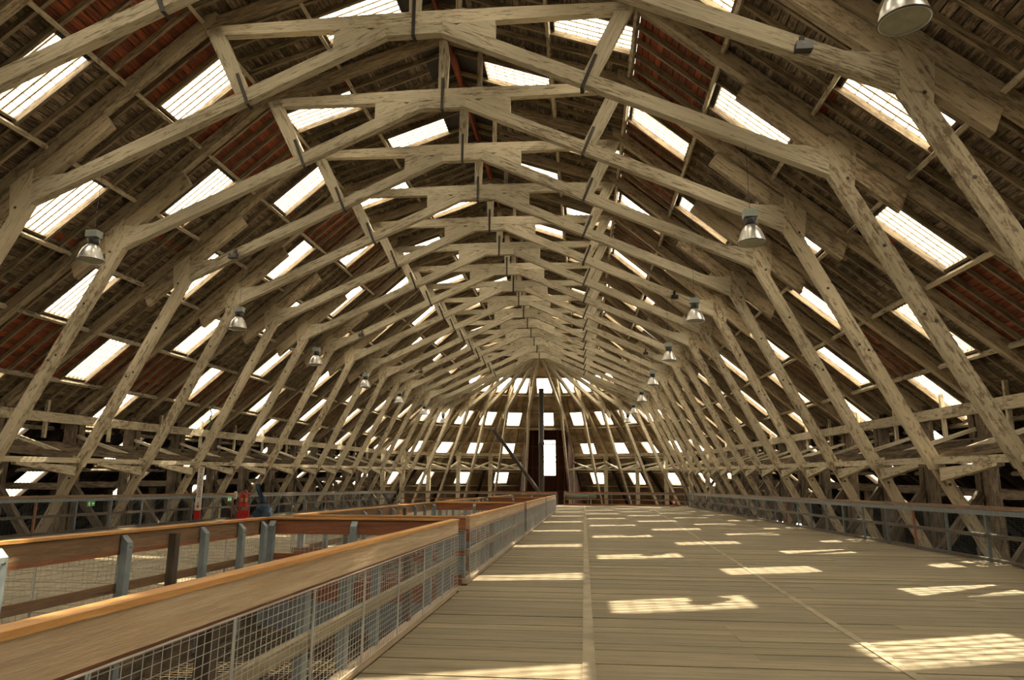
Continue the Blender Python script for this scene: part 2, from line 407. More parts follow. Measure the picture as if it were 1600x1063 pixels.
for b in BAYS:
    for side in (-1, 1):
        for r in ROWS:
            if not has_sky(b, r, side) or r > 9: continue
            fmesh, pmesh, bmesh_, tmesh, wv, dv = sky_parts(side, r)
            wn += 1
            w = struct(link('window_%d' % wn, fmesh, None, rpos(side, PUR[r+1]+.13, fy(b)+SKY0)))
            link('pane', pmesh, w)
            for k in range(1, 6): link('glazing_bar', bmesh_, w, wv*(k/6))
            for k in range(1, 7): link('cross_wire', tmesh, w, dv*(k/7))

# ------------------------------------------------------------------ trusses
LEGK = (12.75-9.66)/(6.61-.30)
def legx(z): return 9.66+(6.61-z)*LEGK
RL = lambda x: 15.85-.863*x               # lower edge of principal rafter
IL = lambda x: 11.085-.4633*x             # lower edge of inner rafter
def half_parts(sx, rib=False):
    out = []
    def pr(name, pts, t, m):
        mb = MB(); mb.prism([(sx*x, z) for x, z in pts], -t/2, t/2); out.append((name, mb.mesh(name, m)))
    pr('principal_rafter', [(5.25, RL(5.25)+.14), (16.6, RL(16.6)+.10), (16.6, RL(16.6)+.54), (5.25, RL(5.25)+.58)], .25, 'principal')
    pr('foot_rafter', [(16.6, RL(16.6)+.10), (24.3, RL(24.3)+.1), (24.3, RL(24.3)+.52), (16.6, RL(16.6)+.54)], .25, 'dark_lower')
    pr('upper_rafter', [(.0 if not rib else .3, 13.05), (5.45, 11.22), (5.62, 11.5), (0 if not rib else .3, 13.38)], .22, 'rafter')
    pr('inner_rafter', [(.70, IL(.70)), (9.66, IL(9.66)), (10.0, RL(10.0)+.15), (9.45, IL(9.45)+.60), (8.8, IL(8.8)+.38), (.70, IL(.70)+.37)], .23, 'truss')
    zt = RL(9.9)+.2
    pr('leg', [(9.66, 6.61), (legx(.12), .12), (legx(.12)+.35, .12), (legx(6.3)+.37, 6.3), (10.3, RL(10.3)+.25), (9.72, RL(9.72)+.1)], .235, 'truss_bare')
    zb = -3.4
    pr('lower_leg', [(legx(.12)+.04, .12), (legx(zb)+.04, zb), (legx(zb)+.33, zb), (legx(.12)+.34, .12)], .20, 'principal')
    g0, g1 = 8.0, 11.3; c, s_ = .757, -.653; nx, nz = -.653, -.757   # along and inward normal of the rafter
    pr('gusset', [(g0, RL(g0)+.05), (g1, RL(g1)+.05), (g1+nx*.42+.12*c, RL(g1)+nz*.42+.12*s_), (g1+nx*.42-.8*c, RL(g1)+nz*.42-.8*s_), (g0+nx*.38+.7*c, RL(g0)+nz*.38+.7*s_), (g0+nx*.38, RL(g0)+nz*.38)], 0.20, 'principal')
    for x, z in ((10.05, 6.5), (legx(4.9)+.18, 4.9), (legx(3.2)+.24, 3.2), (legx(3.35)+.09, 3.35), (legx(-.25)+.18, -.25)):
        mb = MB(); mb.add(*disc_y(sx*x, z, .038, -.125)); out.append(('bolt', mb.mesh('bolt', 'iron')))
    if not rib:
        pr('strut', [(5.60, 11.52), (5.24, 11.62), (4.10, IL(4.10)+.05), (4.40, IL(4.40)+.05), (5.45, 11.15)], .21, 'truss')
        mb = MB(); p = Vector((sx*4.17, 0, 9.05)); q = Vector((sx*4.52, 0, 9.92))
        for yy in (-.125, .125): mb.beam(p+Vector((0, yy, 0)), q+Vector((0, yy, 0)), .085, .02, (0, 1, 0))
        mb.beam(p+Vector((0, -.13, 0)), p+Vector((0, .13, 0)), .08, .02); out.append(('iron_strap', mb.mesh('iron_strap', 'iron')))
        pr('crown_gusset', [(1.27, 11.03), (2.06, 11.03), (2.06, IL(2.06)+.30), (1.0, IL(1.0)+.30)], .21, 'truss')
    return out
def disc_y(x, z, rad, y, n=8):
    vs = [(x+rad*math.cos(2*math.pi*k/n), y, z+rad*math.sin(2*math.pi*k/n)) for k in range(n)]+[(x+rad*math.cos(2*math.pi*k/n), -y, z+rad*math.sin(2*math.pi*k/n)) for k in range(n)]
    return vs, [tuple(range(n)), tuple(range(2*n-1, n-1, -1))]+[(k, (k+1) % n, (k+1) % n+n, k+n) for k in range(n)]
TP = half_parts(-1)+half_parts(1)
def one(name, fn, m):
    mb = MB(); fn(mb); TP.append((name, mb.mesh(name, m)))
one('collar_beam', lambda b: b.prism([(-5.35, 11.06), (-1.0, 11.01), (1.0, 11.01), (5.35, 11.06), (5.3, 11.33), (1.0, 11.40), (-1.0, 11.40), (-5.3, 11.33)], -.105, .105), 'truss')
one('crown_block', lambda b: b.prism([(-.70, 10.76), (.70, 10.76), (.74, 11.05), (-.74, 11.05)], -.118, .118), 'truss')
one('king_post', lambda b: b.prism([(-.14, 11.39), (.14, 11.39), (.17, 12.55), (.05, 13.35), (-.14, 13.35)], -.095, .095), 'truss')
def kstrap(b):
    for yy in (-.128, .128): b.box(-.04, .04, yy-.01, yy+.01, 10.72, 11.75)
    b.box(-.04, .04, -.138, .138, 10.70, 10.725)
one('iron_strap', kstrap, 'iron')
one('hanger_post', lambda b: b.box(1.05, 1.19, -.07, .07, 11.30, 12.72), 'rafter')
truss_group = 'timber roof trusses along the hall'
for i in range(-1, NF+1):
    y = fy(i)
    lab = 'peeling cream painted timber roof truss, %s from the camera, spanning the boarded deck' % ORD[i+1]
    t = thing('roof_truss', lab, 'roof truss', (0, y, zr(0, y)), truss_group)
    for nm, me in TP:
        link(nm, me, t)

# ------------------------------------------------------------------ side framing (posts, girders, braces)
def pt(side, x, z, y): return Vector((side*x, y, zr(z, y)))
for side, sn in ((-1, 'left'), (1, 'right')):
    up = thing('wall_plate', 'long pale timber plate beam under the %s roof slope, carrying the rafter feet' % sn, 'beam', (0, 0, 0))
    lo = thing('girt_beam', 'timber girts joining the %s row of truss legs at head height' % sn, 'beam', (0, 0, 0))
    for i in range(-1, NF):
        ya, yb = fy(i), fy(i+1)
        mb = MB(); mb.beam(pt(side, 15.9, 1.98, ya), pt(side, 15.9, 1.98, yb-.01), .20, .36); obj('plate_section', mb, 'truss_bare', up)
        mb = MB(); mb.beam(pt(side, 12.98, .34, ya+.05), pt(side, 12.98, .34, yb-.05), .22, .17); obj('girt', mb, 'truss_bare', lo)
        mb = MB(); mb.beam(pt(side, 12.97, .24, ya+.8), pt(side, 13.06, .0, yb-.12), .16, .10, h2=.32); obj('girt_brace', mb, 'truss_bare', lo)
    for i in range(-1, NF+1):
        y = fy(i); yn = fy(i+1)
        t = thing('aisle_post', 'rough dark twin timber posts behind the %s railing, %s from the camera' % (sn, ORD[i+1]), 'post', (side*16, y, -7.4), 'aisle posts carrying the roof plates')
        def part(nm, fn, m):
            mb = MB(); fn(mb); o = obj(nm, mb, m, t); o.location = (-side*16, -y, 7.4)
        for dy in (-.24, .2):
            part('post', lambda b: b.beam((side*16.05, y+dy, -7.4), (side*16.05, y+dy, zr(2.35, y)), .30, .34, (0, 1, 0)), 'rough')
        part('strut', lambda b: b.beam(pt(side, 13.05, .42, y-.1), pt(side, 15.85, 1.35, y-.1), .10, .12), 'truss')
        if i < NF:
            part('diagonal_brace', lambda b: b.beam(pt(side, 15.8, .92, y), pt(side, 13.15, .50, yn), .20, .24), 'rough')
            part('stud', lambda b: b.beam(pt(side, 15.9, 1.2, y+S*.5), pt(side, 15.9, 2.62, y+S*.5), .11, .13, (0, 1, 0)), 'truss_bare')
            part('tie_beam', lambda b: b.beam(pt(side, 15.9, .95, y), pt(side, 15.9, .95, yn), .22, .26), 'rough')
        part('foot_brace', lambda b: b.beam(pt(side, 15.85, -.55, y), pt(side, 14.1, -2.75, y), .22, .24), 'rough')
        part('outer_post', lambda b: b.beam((side*19.4, y, -7.4), (side*19.4, y, zr(RL(19.4), y)), .28, .28, (0, 1, 0)), 'rough')
        part('cross_beam', lambda b: b.beam(pt(side, 16.1, -.6, y), pt(side, 19.4, -.6, y), .22, .26), 'rough')

# ------------------------------------------------------------------ round end
RIBS = [10, 24, 38, 52, 66, 79]
RP = half_parts(1, True)
def apos(th, r, z): # th in degrees from straight ahead
    a = math.radians(th); y = YC+r*math.cos(a); return Vector((r*math.sin(a), y, zr(z, y)))
ang = sorted([-t for t in RIBS]+RIBS)
for k, th in enumerate(ang):
    a = math.radians(th); y = YC+8*math.cos(a)
    t = thing('end_rib', 'radiating timber rib of the rounded far end, %s from the left' % ORD[k], 'roof rib', (0, YC, zr(0, y)), 'ribs of the rounded far end', (0, 0, math.pi/2-a))
    for nm, me in RP:
        if nm == 'bolt': continue
        link(nm, me, t)
    t = thing('end_post', 'pale square post at the rounded far end, %s from the left' % ORD[k], 'post', tuple(apos(th, 16, 0).xy)+(-7.4,), 'posts of the rounded far end')
    base = t.location.copy()
    def part(nm, p, q, w, h, m, up_=(0, 0, 1)):
        mb = MB(); mb.beam(p-base, q-base, w, h, up_); obj(nm, mb, m, t)
    top = apos(th, 16, 2.4); part('post', Vector((top.x, top.y, -7.4)), top, .42, .42, 'truss_bare', (0, 1, 0))
    part('strut', apos(th, 12.9, .3), apos(th, 15.9, .9), .14, .16, 'truss')
edges = [-90]+ang+[90]
wl = MB(); apse_sk = []
for a, b in zip(edges, edges[1:]):
    mid = (a+b)/2; center = abs(mid) < 1
    tl = thing('end_girder', 'timber girders of the rounded far end, bay %s from the left' % ORD[edges.index(a)], 'beam', (0, 0, 0), 'girders of the rounded far end')
    if not center:
        mb = MB(); mb.beam(apos(a, 15.9, 1.98), apos(b, 15.9, 1.98), .2, .34); obj('plate_section', mb, 'truss_bare', tl)
        mb = MB(); mb.beam(apos(a, 12.98, .34), apos(b, 12.98, .34), .16, .15); obj('girt', mb, 'truss_bare', tl)
        mb = MB(); mb.beam(apos(a, 15.9, 1.2), apos(b, 13.05, .25), .16, .18); obj('diagonal_brace', mb, 'truss', tl)
        mb = MB(); mb.beam(apos(b, 15.9, 1.2), apos(a, 13.05, .25), .16, .18); obj('diagonal_brace', mb, 'truss', tl)
    else:
        mb = MB(); mb.beam(apos(a, 13.2, 4.8), apos(b, 13.2, 4.8), .2, .25); obj('header', mb, 'rafter', tl)
    def fac(u, r, off=0.):   # point on a facet: u across 0..1, r radius
        p, q = apos(a, r, 0), apos(b, r, 0); z = roofz(r); w = p.lerp(q, u)
        w.z = p.lerp(q, u).z+z+off; return w
    hi = 3.3
    rows = [(.05, 3.3), (3.3, 5.7)]+[(PUR[k], PUR[k+1]) for k in range(2, 12)]
    for k, (r0, r1) in enumerate(rows):
        row = k-1
        if center and row >= 5: continue
        sk = row in (2, 4, 6, 8)
        N = 1
        w0 = (apos(a, r0, 0)-apos(b, r0, 0)).length; w1 = (apos(a, r1, 0)-apos(b, r1, 0)).length
        def hu(r): return .5-.82/((apos(a, r, 0)-apos(b, r, 0)).length)
        if sk and (w0 > 1.75):
            m0, m1 = r0+.15, r1-.12; h0, h1 = hu(m0), hu(m1)
            for (u0a, u0b, u1a, u1b) in ((0, h0, 0, h1), (1-h0, 1, 1-h1, 1)):
                wl.add([fac(u0a, m0, .1), fac(u0b, m0, .1), fac(u1b, m1, .1), fac(u1a, m1, .1)], [(0, 1, 2, 3)])
            wl.add([fac(0, r0, .1), fac(1, r0, .1), fac(1, m0, .1), fac(0, m0, .1)], [(0, 1, 2, 3)])
            wl.add([fac(0, m1, .1), fac(1, m1, .1), fac(1, r1, .1), fac(0, r1, .1)], [(0, 1, 2, 3)])
            apse_sk.append([fac(h0, m0, .1), fac(1-h0, m0, .1), fac(1-h1, m1, .1), fac(h1, m1, .1)])
        else:
            wl.add([fac(0, r0, .1), fac(1, r0, .1), fac(1, r1, .1), fac(0, r1, .1)], [(0, 1, 2, 3)])
        # boards of the facet
        nb = max(3, round((r1-r0)/.19))
        mb = MB(); mb.beam(fac(0, r1-.02, -.1), fac(1, r1-.02, -.1), .1, .12); obj('purlin', mb, 'truss_bare', tl)
    if not center: wl.add([fac(0, 24.4), fac(1, 24.4), Vector((*fac(1, 24.4).xy, -7.4)), Vector((*fac(0, 24.4).xy, -7.4))], [(0, 1, 2, 3)])
    nj = max(2, round(abs(b-a)/4))
    for j in range(1, nj):
        if center: break
        u = j/nj
        if abs(u-.5) < .18 and False: continue
        for (r0, r1) in ((5.7, 7.7), (9.5, 11.5), (13.3, 15.2), (17, 18.9)):
            mb = MB(); mb.beam(fac(u, r0, -.0), fac(u, r1, -.0), .07, .12); obj('common_rafter', mb, 'rafter', tl)
def apse_mat():
    m, nt, bs = mat('end_roof_boards')
    tc = nd(nt, 'ShaderNodeTexCoord'); sx = nd(nt, 'ShaderNodeSeparateXYZ'); nt.links.new(tc.outputs['Object'], sx.inputs[0])
    k = math_(nt, 'FRACT', math_(nt, 'DIVIDE', sx.outputs['Z'], .16))
    n = nd(nt, 'ShaderNodeTexNoise'); n.inputs['Scale'].default_value = 1.3; n.inputs['Detail'].default_value = 8; nt.links.new(tc.outputs['Object'], n.inputs['Vector'])
    c = mixc(nt, ramp(nt, n.outputs['Fac'], .35, .65), (.20, .14, .085), (.44, .34, .21))
    c = mixc(nt, ramp(nt, k, .06, .14), (.04, .03, .02), c)
    nt.links.new(c, bs.inputs['Base Color']); bs.inputs['Roughness'].default_value = .9
    return m
struct(obj('wall_end_roof', wl, apse_mat()))
for q in apse_sk:
    wn += 1; c = sum(q, Vector())/4; nrm = (q[1]-q[0]).cross(q[3]-q[0]).normalized()
    if nrm.z < 0: nrm = -nrm
    fm = MB()
    for k in range(4): fm.beam(q[k]-c, q[(k+1) % 4]-c, .07, .22, nrm)
    w = struct(obj('window_%d' % wn, fm, 'skyframe', None, c))
    pn = MB(); pn.add([p-c+nrm*.1 for p in q], [(0, 1, 2, 3)]); obj('pane', pn, 'pane', w)
    for k in range(1, 6):
        bm = MB(); bm.beam(q[0].lerp(q[1], k/6)-c+nrm*.07, q[3].lerp(q[2], k/6)-c+nrm*.07, .022, .03, nrm); obj('glazing_bar', bm, 'bar', w)
# dormer wall with its tall window in the middle bay
DY = YC+17.0; zt = zr(5.0, YC+13.2)
dw = MB()
x0, x1 = -2.95, 2.95; wx0, wx1 = -.62, .86; wz0, wz1 = 2.9, 7.1
dw.box(x0, wx0, DY, DY+.12, -7.4, zt); dw.box(wx1, x1, DY, DY+.12, -7.4, zt)
dw.box(wx0, wx1, DY, DY+.12, -7.4, wz0); dw.box(wx0, wx1, DY, DY+.12, wz1, zt)
for sx in (-1, 1): dw.beam((sx*2.33, YC+13.0, (zt-7.4)/2), (sx*4.30, YC+24.1, (zt-7.4)/2), .1, zt+7.4)
dw.box(-3.1, 3.1, YC+13.1, DY+.12, zt, zt+.1)
wd = struct(obj('wall_dormer', dw, 'dormer'))
for k in range(8):
    mb = MB(); xx = x0+(k+.5)*(x1-x0)/8
    if wx0-.05 < xx < wx1+.05: continue
    mb.box(xx-.03, xx+.03, DY-.06, DY, -1, zt-.05); obj('batten', mb, 'redrail', wd)
for z in (1.2, 3.9, 6.3):
    for (p, q) in ((x0, wx0), (wx1, x1)):
        mb = MB(); mb.box(p, q, DY-.09, DY, z-.05, z+.05); obj('cross_rail', mb, 'rough', wd)
wn += 1
fm = MB()
for x in (wx0, wx1): fm.box(x-.05, x+.05, DY-.03, DY+.1, wz0, wz1)
for z in (wz0, wz1): fm.box(wx0, wx1, DY-.03, DY+.1, z-.06, z+.06)
w = struct(obj('window_%d' % wn, fm, 'skyframe'))
lv = [wz0+.06, 4.55, 5.15, 6.6, wz1-.06]
for za, zb in zip(lv, lv[1:]):
    pn = MB(); pn.box(wx0+.05, wx1-.05, DY+.02, DY+.03, za+.05, zb-.05); obj('pane', pn, 'pane', w)
    mb = MB(); mb.box(wx0, wx1, DY-.02, DY+.06, za-.05, za+.05); obj('glazing_bar', mb, 'darkrail', w)
for k in range(1, 4):
    mb = MB(); xx = wx0+(wx1-wx0)*k/4; mb.box(xx-.012, xx+.012, DY, DY+.02, wz0, wz1); obj('glazing_bar', mb, 'bar', w)

# ------------------------------------------------------------------ railings
def mesh_panel(mb, p, q, z0, z1, pv=.076, ph=.051, rad=.0026):
    """welded wire panel between two plan points"""
    p = Vector((*p, 0)); q = Vector((*q, 0)); L = (q-p).length; d = (q-p)/L
    k = 0
    while k*pv <= L: a = p+d*(k*pv); mb.rod((a.x, a.y, z0), (a.x, a.y, z1), rad, 3); k += 1
    k = 0
    while z0+k*ph <= z1: mb.rod((p.x, p.y, z0+k*ph), (q.x, q.y, z0+k*ph), rad, 3); k += 1
def wood_rail(label, p, q, face, posts, dark=(), facemat='rail', group=None, meshed=True):
    """timber well railing from p to q; face = unit plan vector to the deck side"""
    P = Vector((*p, 0)); Q = Vector((*q, 0)); f = Vector((*face, 0)); d = (Q-P).normalized(); L = (Q-P).length
    t = thing('timber_railing', label, 'railing', (P.x, P.y, 0), group)
    def part(nm, m, fn): mb = MB(); fn(mb); return obj(nm, mb, m, t)
    D = d*L
    part('top_rail', facemat, lambda b: b.beam(f*.03+Vector((0, 0, .985)), f*.03+D+Vector((0, 0, .985)), .065, .19))
    part('rail_cap', 'railtop', lambda b: b.beam(f*.02+Vector((0, 0, 1.095)), f*.02+D+Vector((0, 0, 1.095)), .115, .03))
    part('under_rail', 'redrail', lambda b: b.beam(f*.02+Vector((0, 0, .87)), f*.02+D+Vector((0, 0, .87)), .05, .04))
    part('mid_rail', 'midrail' if facemat == 'rail' else facemat, lambda b: b.beam(f*.02+Vector((0, 0, .50)), f*.02+D+Vector((0, 0, .50)), .05, .10))
    for s_ in posts:
        o = d*s_-f*.05
        if s_ in dark: part('post', 'darkrail', lambda b: b.beam(o+Vector((0, 0, -.4)), o+Vector((0, 0, 1.02)), .10, .09, tuple(f)))
        else:
            def fn(b):
                # channel post with a slanted top
                a = o-d*.05; c = o+d*.05; th = .012
                b.add([a-f*.05+Vector((0, 0, -.5)), a+f*.03+Vector((0, 0, -.5)), a+f*.03+Vector((0, 0, 1.06)), a-f*.05+Vector((0, 0, .98)),
                       c-f*.05+Vector((0, 0, -.5)), c+f*.03+Vector((0, 0, -.5)), c+f*.03+Vector((0, 0, 1.06)), c-f*.05+Vector((0, 0, .98))],
                      [(0, 1, 2, 3), (7, 6, 5, 4), (0, 4, 5, 1), (1, 5, 6, 2), (2, 6, 7, 3), (3, 7, 4, 0)])
            po = part('post', 'steel', fn)
            mb = MB(); mb.rod(o-f*.065+Vector((0, 0, .93)), o-f*.05+Vector((0, 0, .93)), .014, 6); obj('bolt', mb, 'wire', po)
    if meshed:
        def fn(b): mesh_panel(b, tuple((f*.066).xy), tuple((f*.066+D).xy), .08, .87)
        o = part('wire_mesh', 'wire', fn); o['kind'] = 'stuff'
        k = 0.; step = 1.22
        def bars(b):
            s_ = 0.
            while s_ < L:
                e = min(L, s_+step)
                for z in (.08, .87): b.rod(f*.07+d*s_+Vector((0, 0, z)), f*.07+d*e+Vector((0, 0, z)), .006, 6)
                for x in (s_+.01, e-.01): b.rod(f*.07+d*x+Vector((0, 0, .08)), f*.07+d*x+Vector((0, 0, .87)), .006, 6)
                s_ += step
        o = part('mesh_frame', 'wire', bars)
    return t
wnames = ['nearest', 'second', 'third', 'farthest']
for i, (a, b) in enumerate(WELLS):
    g = 'timber railings round the deck openings'
    a_ = max(a, .4); L = b-a_
    if i == 0:
        rp = [.9, 2.2, 3.6, 5.0, 5.95, 6.9, 8.2, 9.4, 10.2, 10.85]; rd = (3.6, 8.2)
        lp = [1.5, 2.9, 4.2, 5.5, 7.25, 8.2, 8.9, 9.95, 10.7]; ld = (8.2,)
    else:
        n = 9; rp = [.1+k*(L-.2)/n for k in range(n+1)]; rd = (rp[3], rp[7]); lp = rp; ld = (lp[2], lp[6])
    wood_rail('timber topped wire mesh railing beside the walkway, %s deck opening' % wnames[i], (OX1, a_), (OX1, b), (1, 0), rp, rd, group=g)
    wood_rail('timber railing, coloured dark as in shade, on the far left side of the %s deck opening' % wnames[i], (OX0, a_), (OX0, b), (-1, 0), lp, ld, 'brown_shade_rail', g)  # darker wood on face and mid rail paints in their shade
    wood_rail('red brown timber cross rail closing the far end of the %s deck opening' % wnames[i], (OX0, b), (OX1, b), (0, 1), [.1, 1.45, 2.95], (), 'redrail', g)
    if i: wood_rail('red brown timber cross rail closing the near end of the %s deck opening' % wnames[i], (OX0, a), (OX1, a), (0, -1), [.1, 1.0, 2.0, 2.95], (2.0,), 'redrail', g)
    # wire net across the well
    t = MB(); z = -.55; k = OX0+.06
    while k < OX1-.05: t.rod((k, a_, z), (k, b-.05, z), .0045, 3); k += .10
    k = a_
    while k < b-.05: t.rod((OX0+.06, k, z), (OX1-.06, k, z), .0045, 3); k += .10
    o = obj('safety_net', t, 'net'); tag(o, 'woven wire safety net stretched below the %s deck opening' % wnames[i], 'net', 'wire nets in the deck openings', 'stuff')
def side_rail(label, x, y0, y1):
    t = thing('steel_railing', label, 'railing', (x, y0, 0)); L = y1-y0
    def part(nm, m, fn): mb = MB(); fn(mb); return obj(nm, mb, m, t)
    n = round(L/3.65); f = -1 if x > 0 else 1
    for k in range(n):
        s0, s1 = k*L/n, (k+1)*L/n
        part('handrail', 'brown_shade_rail', lambda b: b.box(-.05, .05, s0, s1-.01, 1.16, 1.25))
        part('channel_rail', 'darksteel', lambda b: b.box(-.03, .03, s0, s1-.01, 1.04, 1.15))
        part('mid_rail', 'darkrail', lambda b: b.box(-.03, .03, s0, s1-.01, .54, .63))
        part('bottom_rail', 'darkrail', lambda b: b.box(-.03, .03, s0, s1-.01, .02, .09))
    for k in range(2*n+1):
        s0 = min(L-.03, k*L/n/2)
        part('post', 'redrail' if k % 7 == 3 else 'darksteel', lambda b: b.box(-.03, .03, s0-.03, s0+.03, -.02, 1.10))
    o = part('wire_mesh', 'wire', lambda b: mesh_panel(b, (f*.04, 0), (f*.04, L), .06, 1.05, .15, .05, .0018)); o.data.materials[0] = M['darksteel']; o['kind'] = 'stuff'
side_rail('steel and mesh side railing along the right row of truss legs', RX, 3.0, 66.0)
side_rail('steel and mesh side railing along the left row of truss legs', -RX, 3.0, 66.0)
def end_rail(label, xa, xb, y):
    t = thing('end_railing', label, 'railing', (xa, y, 0)); L = xb-xa
    def part(nm, m, fn): mb = MB(); fn(mb); return obj(nm, mb, m, t)
    part('handrail', 'redrail', lambda b: b.box(0, L, -.05, .05, 1.12, 1.24))
    part('channel_rail', 'steel', lambda b: b.box(0, L, -.03, .03, 1.0, 1.11))
    part('mid_rail', 'redrail', lambda b: b.box(0, L, -.03, .03, .52, .62))
    part('bottom_rail', 'redrail', lambda b: b.box(0, L, -.03, .03, .02, .16))
    n = round(L/2.2)
    for k in range(n+1): part('post', 'steel', lambda b: b.box(k*(L-.06)/n, k*(L-.06)/n+.06, -.03, .03, -.05, 1.1))
end_rail('red brown railing across the far end of the deck, beside the walkway', 2.2, 13.2, 67.2)
end_rail('red brown railing across the far end of the deck, left of the openings', -13.2, 1.6, 67.2)

# ------------------------------------------------------------------ pendant lamps
LZ = 6.9
def lamp_meshes():
    d = {}
    b = MB(); b.lathe([(.285, .0), (.305, .0), (.305, .025), (.285, .10), (.255, .20), (.205, .31), (.14, .39), (.10, .43)], 28)
    b.lathe([(.095, .43), (.135, .385), (.2, .305), (.25, .195), (.28, .095), (.285, .0)], 28); d['shade'] = b.mesh('shade', 'alu', True)
    b = MB(); b.disc((0, 0, .02), .285, 28, True); d['lens'] = b.mesh('lens', 'lens')
    b = MB(); b.lathe([(.0, .43), (.105, .43), (.13, .47), (.135, .56), (.12, .61), (.0, .61)], 20); d['housing'] = b.mesh('housing', 'black', True)
    b = MB(); b.box(-.15, .15, -.12, .12, .61, .78); d['control_box'] = b.mesh('control_box', 'grey')
    b = MB(); b.lathe([(.30, .0), (.312, .0), (.312, .022), (.30, .022), (.30, .0)], 28); d['rim'] = b.mesh('rim', 'black', True)
    return d
LM = lamp_meshes()
for side, sn, idx in ((-1, 'left', (1, 3, 5, 7, 9, 11, 13)), (1, 'right', (-1, 1, 3, 5, 7, 9, 11, 13))):
    for k, i in enumerate(idx):
        y = fy(i)-.02; z = LZ+(.08 if i < 2 else 0)+(.3 if i < 0 else 0); x = side*(7.75 if i > 1 else 7.9 if i > 0 else 8.12)
        t = thing('pendant_lamp', 'aluminium bell pendant lamp on a wire, %s from the camera in the %s row' % (ORD[k], sn), 'lamp', (x, y, z), 'pendant lamps under the trusses')
        for nm, me in LM.items():
            if nm == 'lens': sh = link('lens', me, t)
            else: link(nm, me, t)
        top = zr(IL(7.75)+.1, y)-z
        b = MB(); b.rod((0, 0, .78), (0, 0, top), .006, 5); obj('cable', b, 'black', t)
        b = MB(); b.rod((.12, 0, .60), (.17, .02, .45), .004, 4); b.rod((.17, .02, .45), (.14, .02, .78), .004, 4); obj('flex', b, 'white', t)
# floodlights fixed on the inner rafters
for (i, side, lab) in ((0, 1, 'black floodlight box clamped on the nearest rafter at upper right'), (3, -1, 'small black floodlight on the left rafter above the second left lamp'),
                  (5, 1, 'small black floodlight on the right rafter beside the third right lamp'), (7, -1, 'small black floodlight on a left rafter midway down the hall'),
                  (9, 1, 'tiny black floodlight on a right rafter far down the hall'), (11, -1, 'tiny black floodlight on a left rafter far down the hall')):
    y = fy(i); x = side*8.05; z = zr(7.42, y)
    t = thing('floodlight', lab, 'floodlight', (x, y-.16, z), 'floodlights on the rafters')
    b = MB(); b.prism([(-.15, -.08), (.15, -.08), (.17, .08), (-.12, .08)], -.16, 0); obj('body', b, 'black', t)
    b = MB(); b.beam((.0, -.05, .08), (.04, .08, .32), .09, .04, (0, 1, 0)); obj('bracket', b, 'iron', t)
    b = MB(); b.box(-.02, .03, -.165, -.16, .02, .035); obj('name_plate', b, 'steel', t)

# ------------------------------------------------------------------ small things
# sign board with vertical lettering by the left railing
t = thing('fire_sign_board', 'tall narrow white board with vertical red lettering and arrow, standing at the left railing', 'sign', (-RX+.16, 31.0, 0))
b = MB(); b.box(-.14, .14, -.015, .015, .52, 2.62); obj('panel', b, 'white', t)
b = MB(); b.box(-.14, .14, -.017, .017, .12, .50); obj('base_panel', b, 'firered', t)
fc = bpy.data.curves.new('lettering', 'FONT'); fc.body = 'FIRE HOSE HERE'; fc.size = .2; fc.align_x = 'LEFT'; fc.align_y = 'CENTER'; fc.extrude = .002
fc.materials.append(plain('sign_lettering', (.16, .03, .03), .5))
tmp = link('lettering_curve', fc); bpy.context.view_layer.update()
me = bpy.data.meshes.new_from_object(tmp.evaluated_get(bpy.context.evaluated_depsgraph_get())); bpy.data.objects.remove(tmp)
o = link('lettering', me, t, (0, -.018, 2.5), (math.pi/2, math.pi/2, 0))
b = MB(); b.add([(-.08, -.019, .72), (.08, -.019, .72), (0, -.019, .58)], [(0, 2, 1)]); b.add([(-.02, -.019, .86), (.02, -.019, .86), (.02, -.019, .72), (-.02, -.019, .72)], [(0, 3, 2, 1)]); obj('arrow', b, 'firered', t)
# fire extinguishers on a stand
def extinguisher(loc, lab, white=False):
    t = thing('fire_extinguisher', lab, 'extinguisher', loc, 'fire extinguishers by the railings')
    b = MB(); b.lathe([(0, 0), (.085, 0), (.09, .02), (.09, .46), (.075, .53), (.035, .57), (.03, .60), (0, .60)], 16); obj('cylinder_body', b, 'firered', t, smooth=True)
    b = MB(); b.box(-.02, .02, -.10, .03, .60, .64); b.box(-.015, .015, -.13, .02, .66, .68); obj('handle', b, 'black', t)
    b = MB(); b.rod((.03, -.02, .60), (.11, -.03, .52), .012, 6); b.rod((.11, -.03, .52), (.105, -.03, .12), .012, 6); obj('hose', b, 'black', t)
    b = MB(); b.lathe([(.0915, .2), (.0915, .38)], 16); obj('label_band', b, 'white' if white else 'railtop', t, smooth=True)
EY = 34.9
t = thing('extinguisher_stand', 'red steel stand holding two extinguishers at the left railing', 'stand', (-RX+.35, EY, 0))
b = MB(); b.box(-.32, .32, -.18, .18, .0, .06); b.box(-.30, .30, .10, .16, .06, .40); obj('base', b, 'firered', t)
b = MB(); b.box(-.26, .26, -.14, .14, .58, .62); b.box(-.24, -.20, .10, .14, .40, .60); b.box(.20, .24, .10, .14, .40, .60); obj('tray', b, 'firered', t)
b = MB(); b.rod((-.25, .12, .62), (-.25, .12, 1.22), .03, 8); b.rod((-.25, .12, 1.22), (.05, .12, 1.38), .03, 8); b.rod((.05, .12, 1.38), (.26, .12, 1.1), .03, 8); obj('hoop_frame', b, 'firered', t)
b = MB(); b.box(-.42, -.28, -.16, -.14, .95, 1.32); obj('notice', b, 'white', t)
extinguisher((-RX+.30, EY-.02, .62), 'red fire extinguisher on the stand nearer the sign board')
extinguisher((-RX+.52, EY-.02, .62), 'red fire extinguisher on the stand beside the blue tarpaulin')
extinguisher((12.0, 65.6, .12), 'small red fire extinguisher by the far right corner post', True)
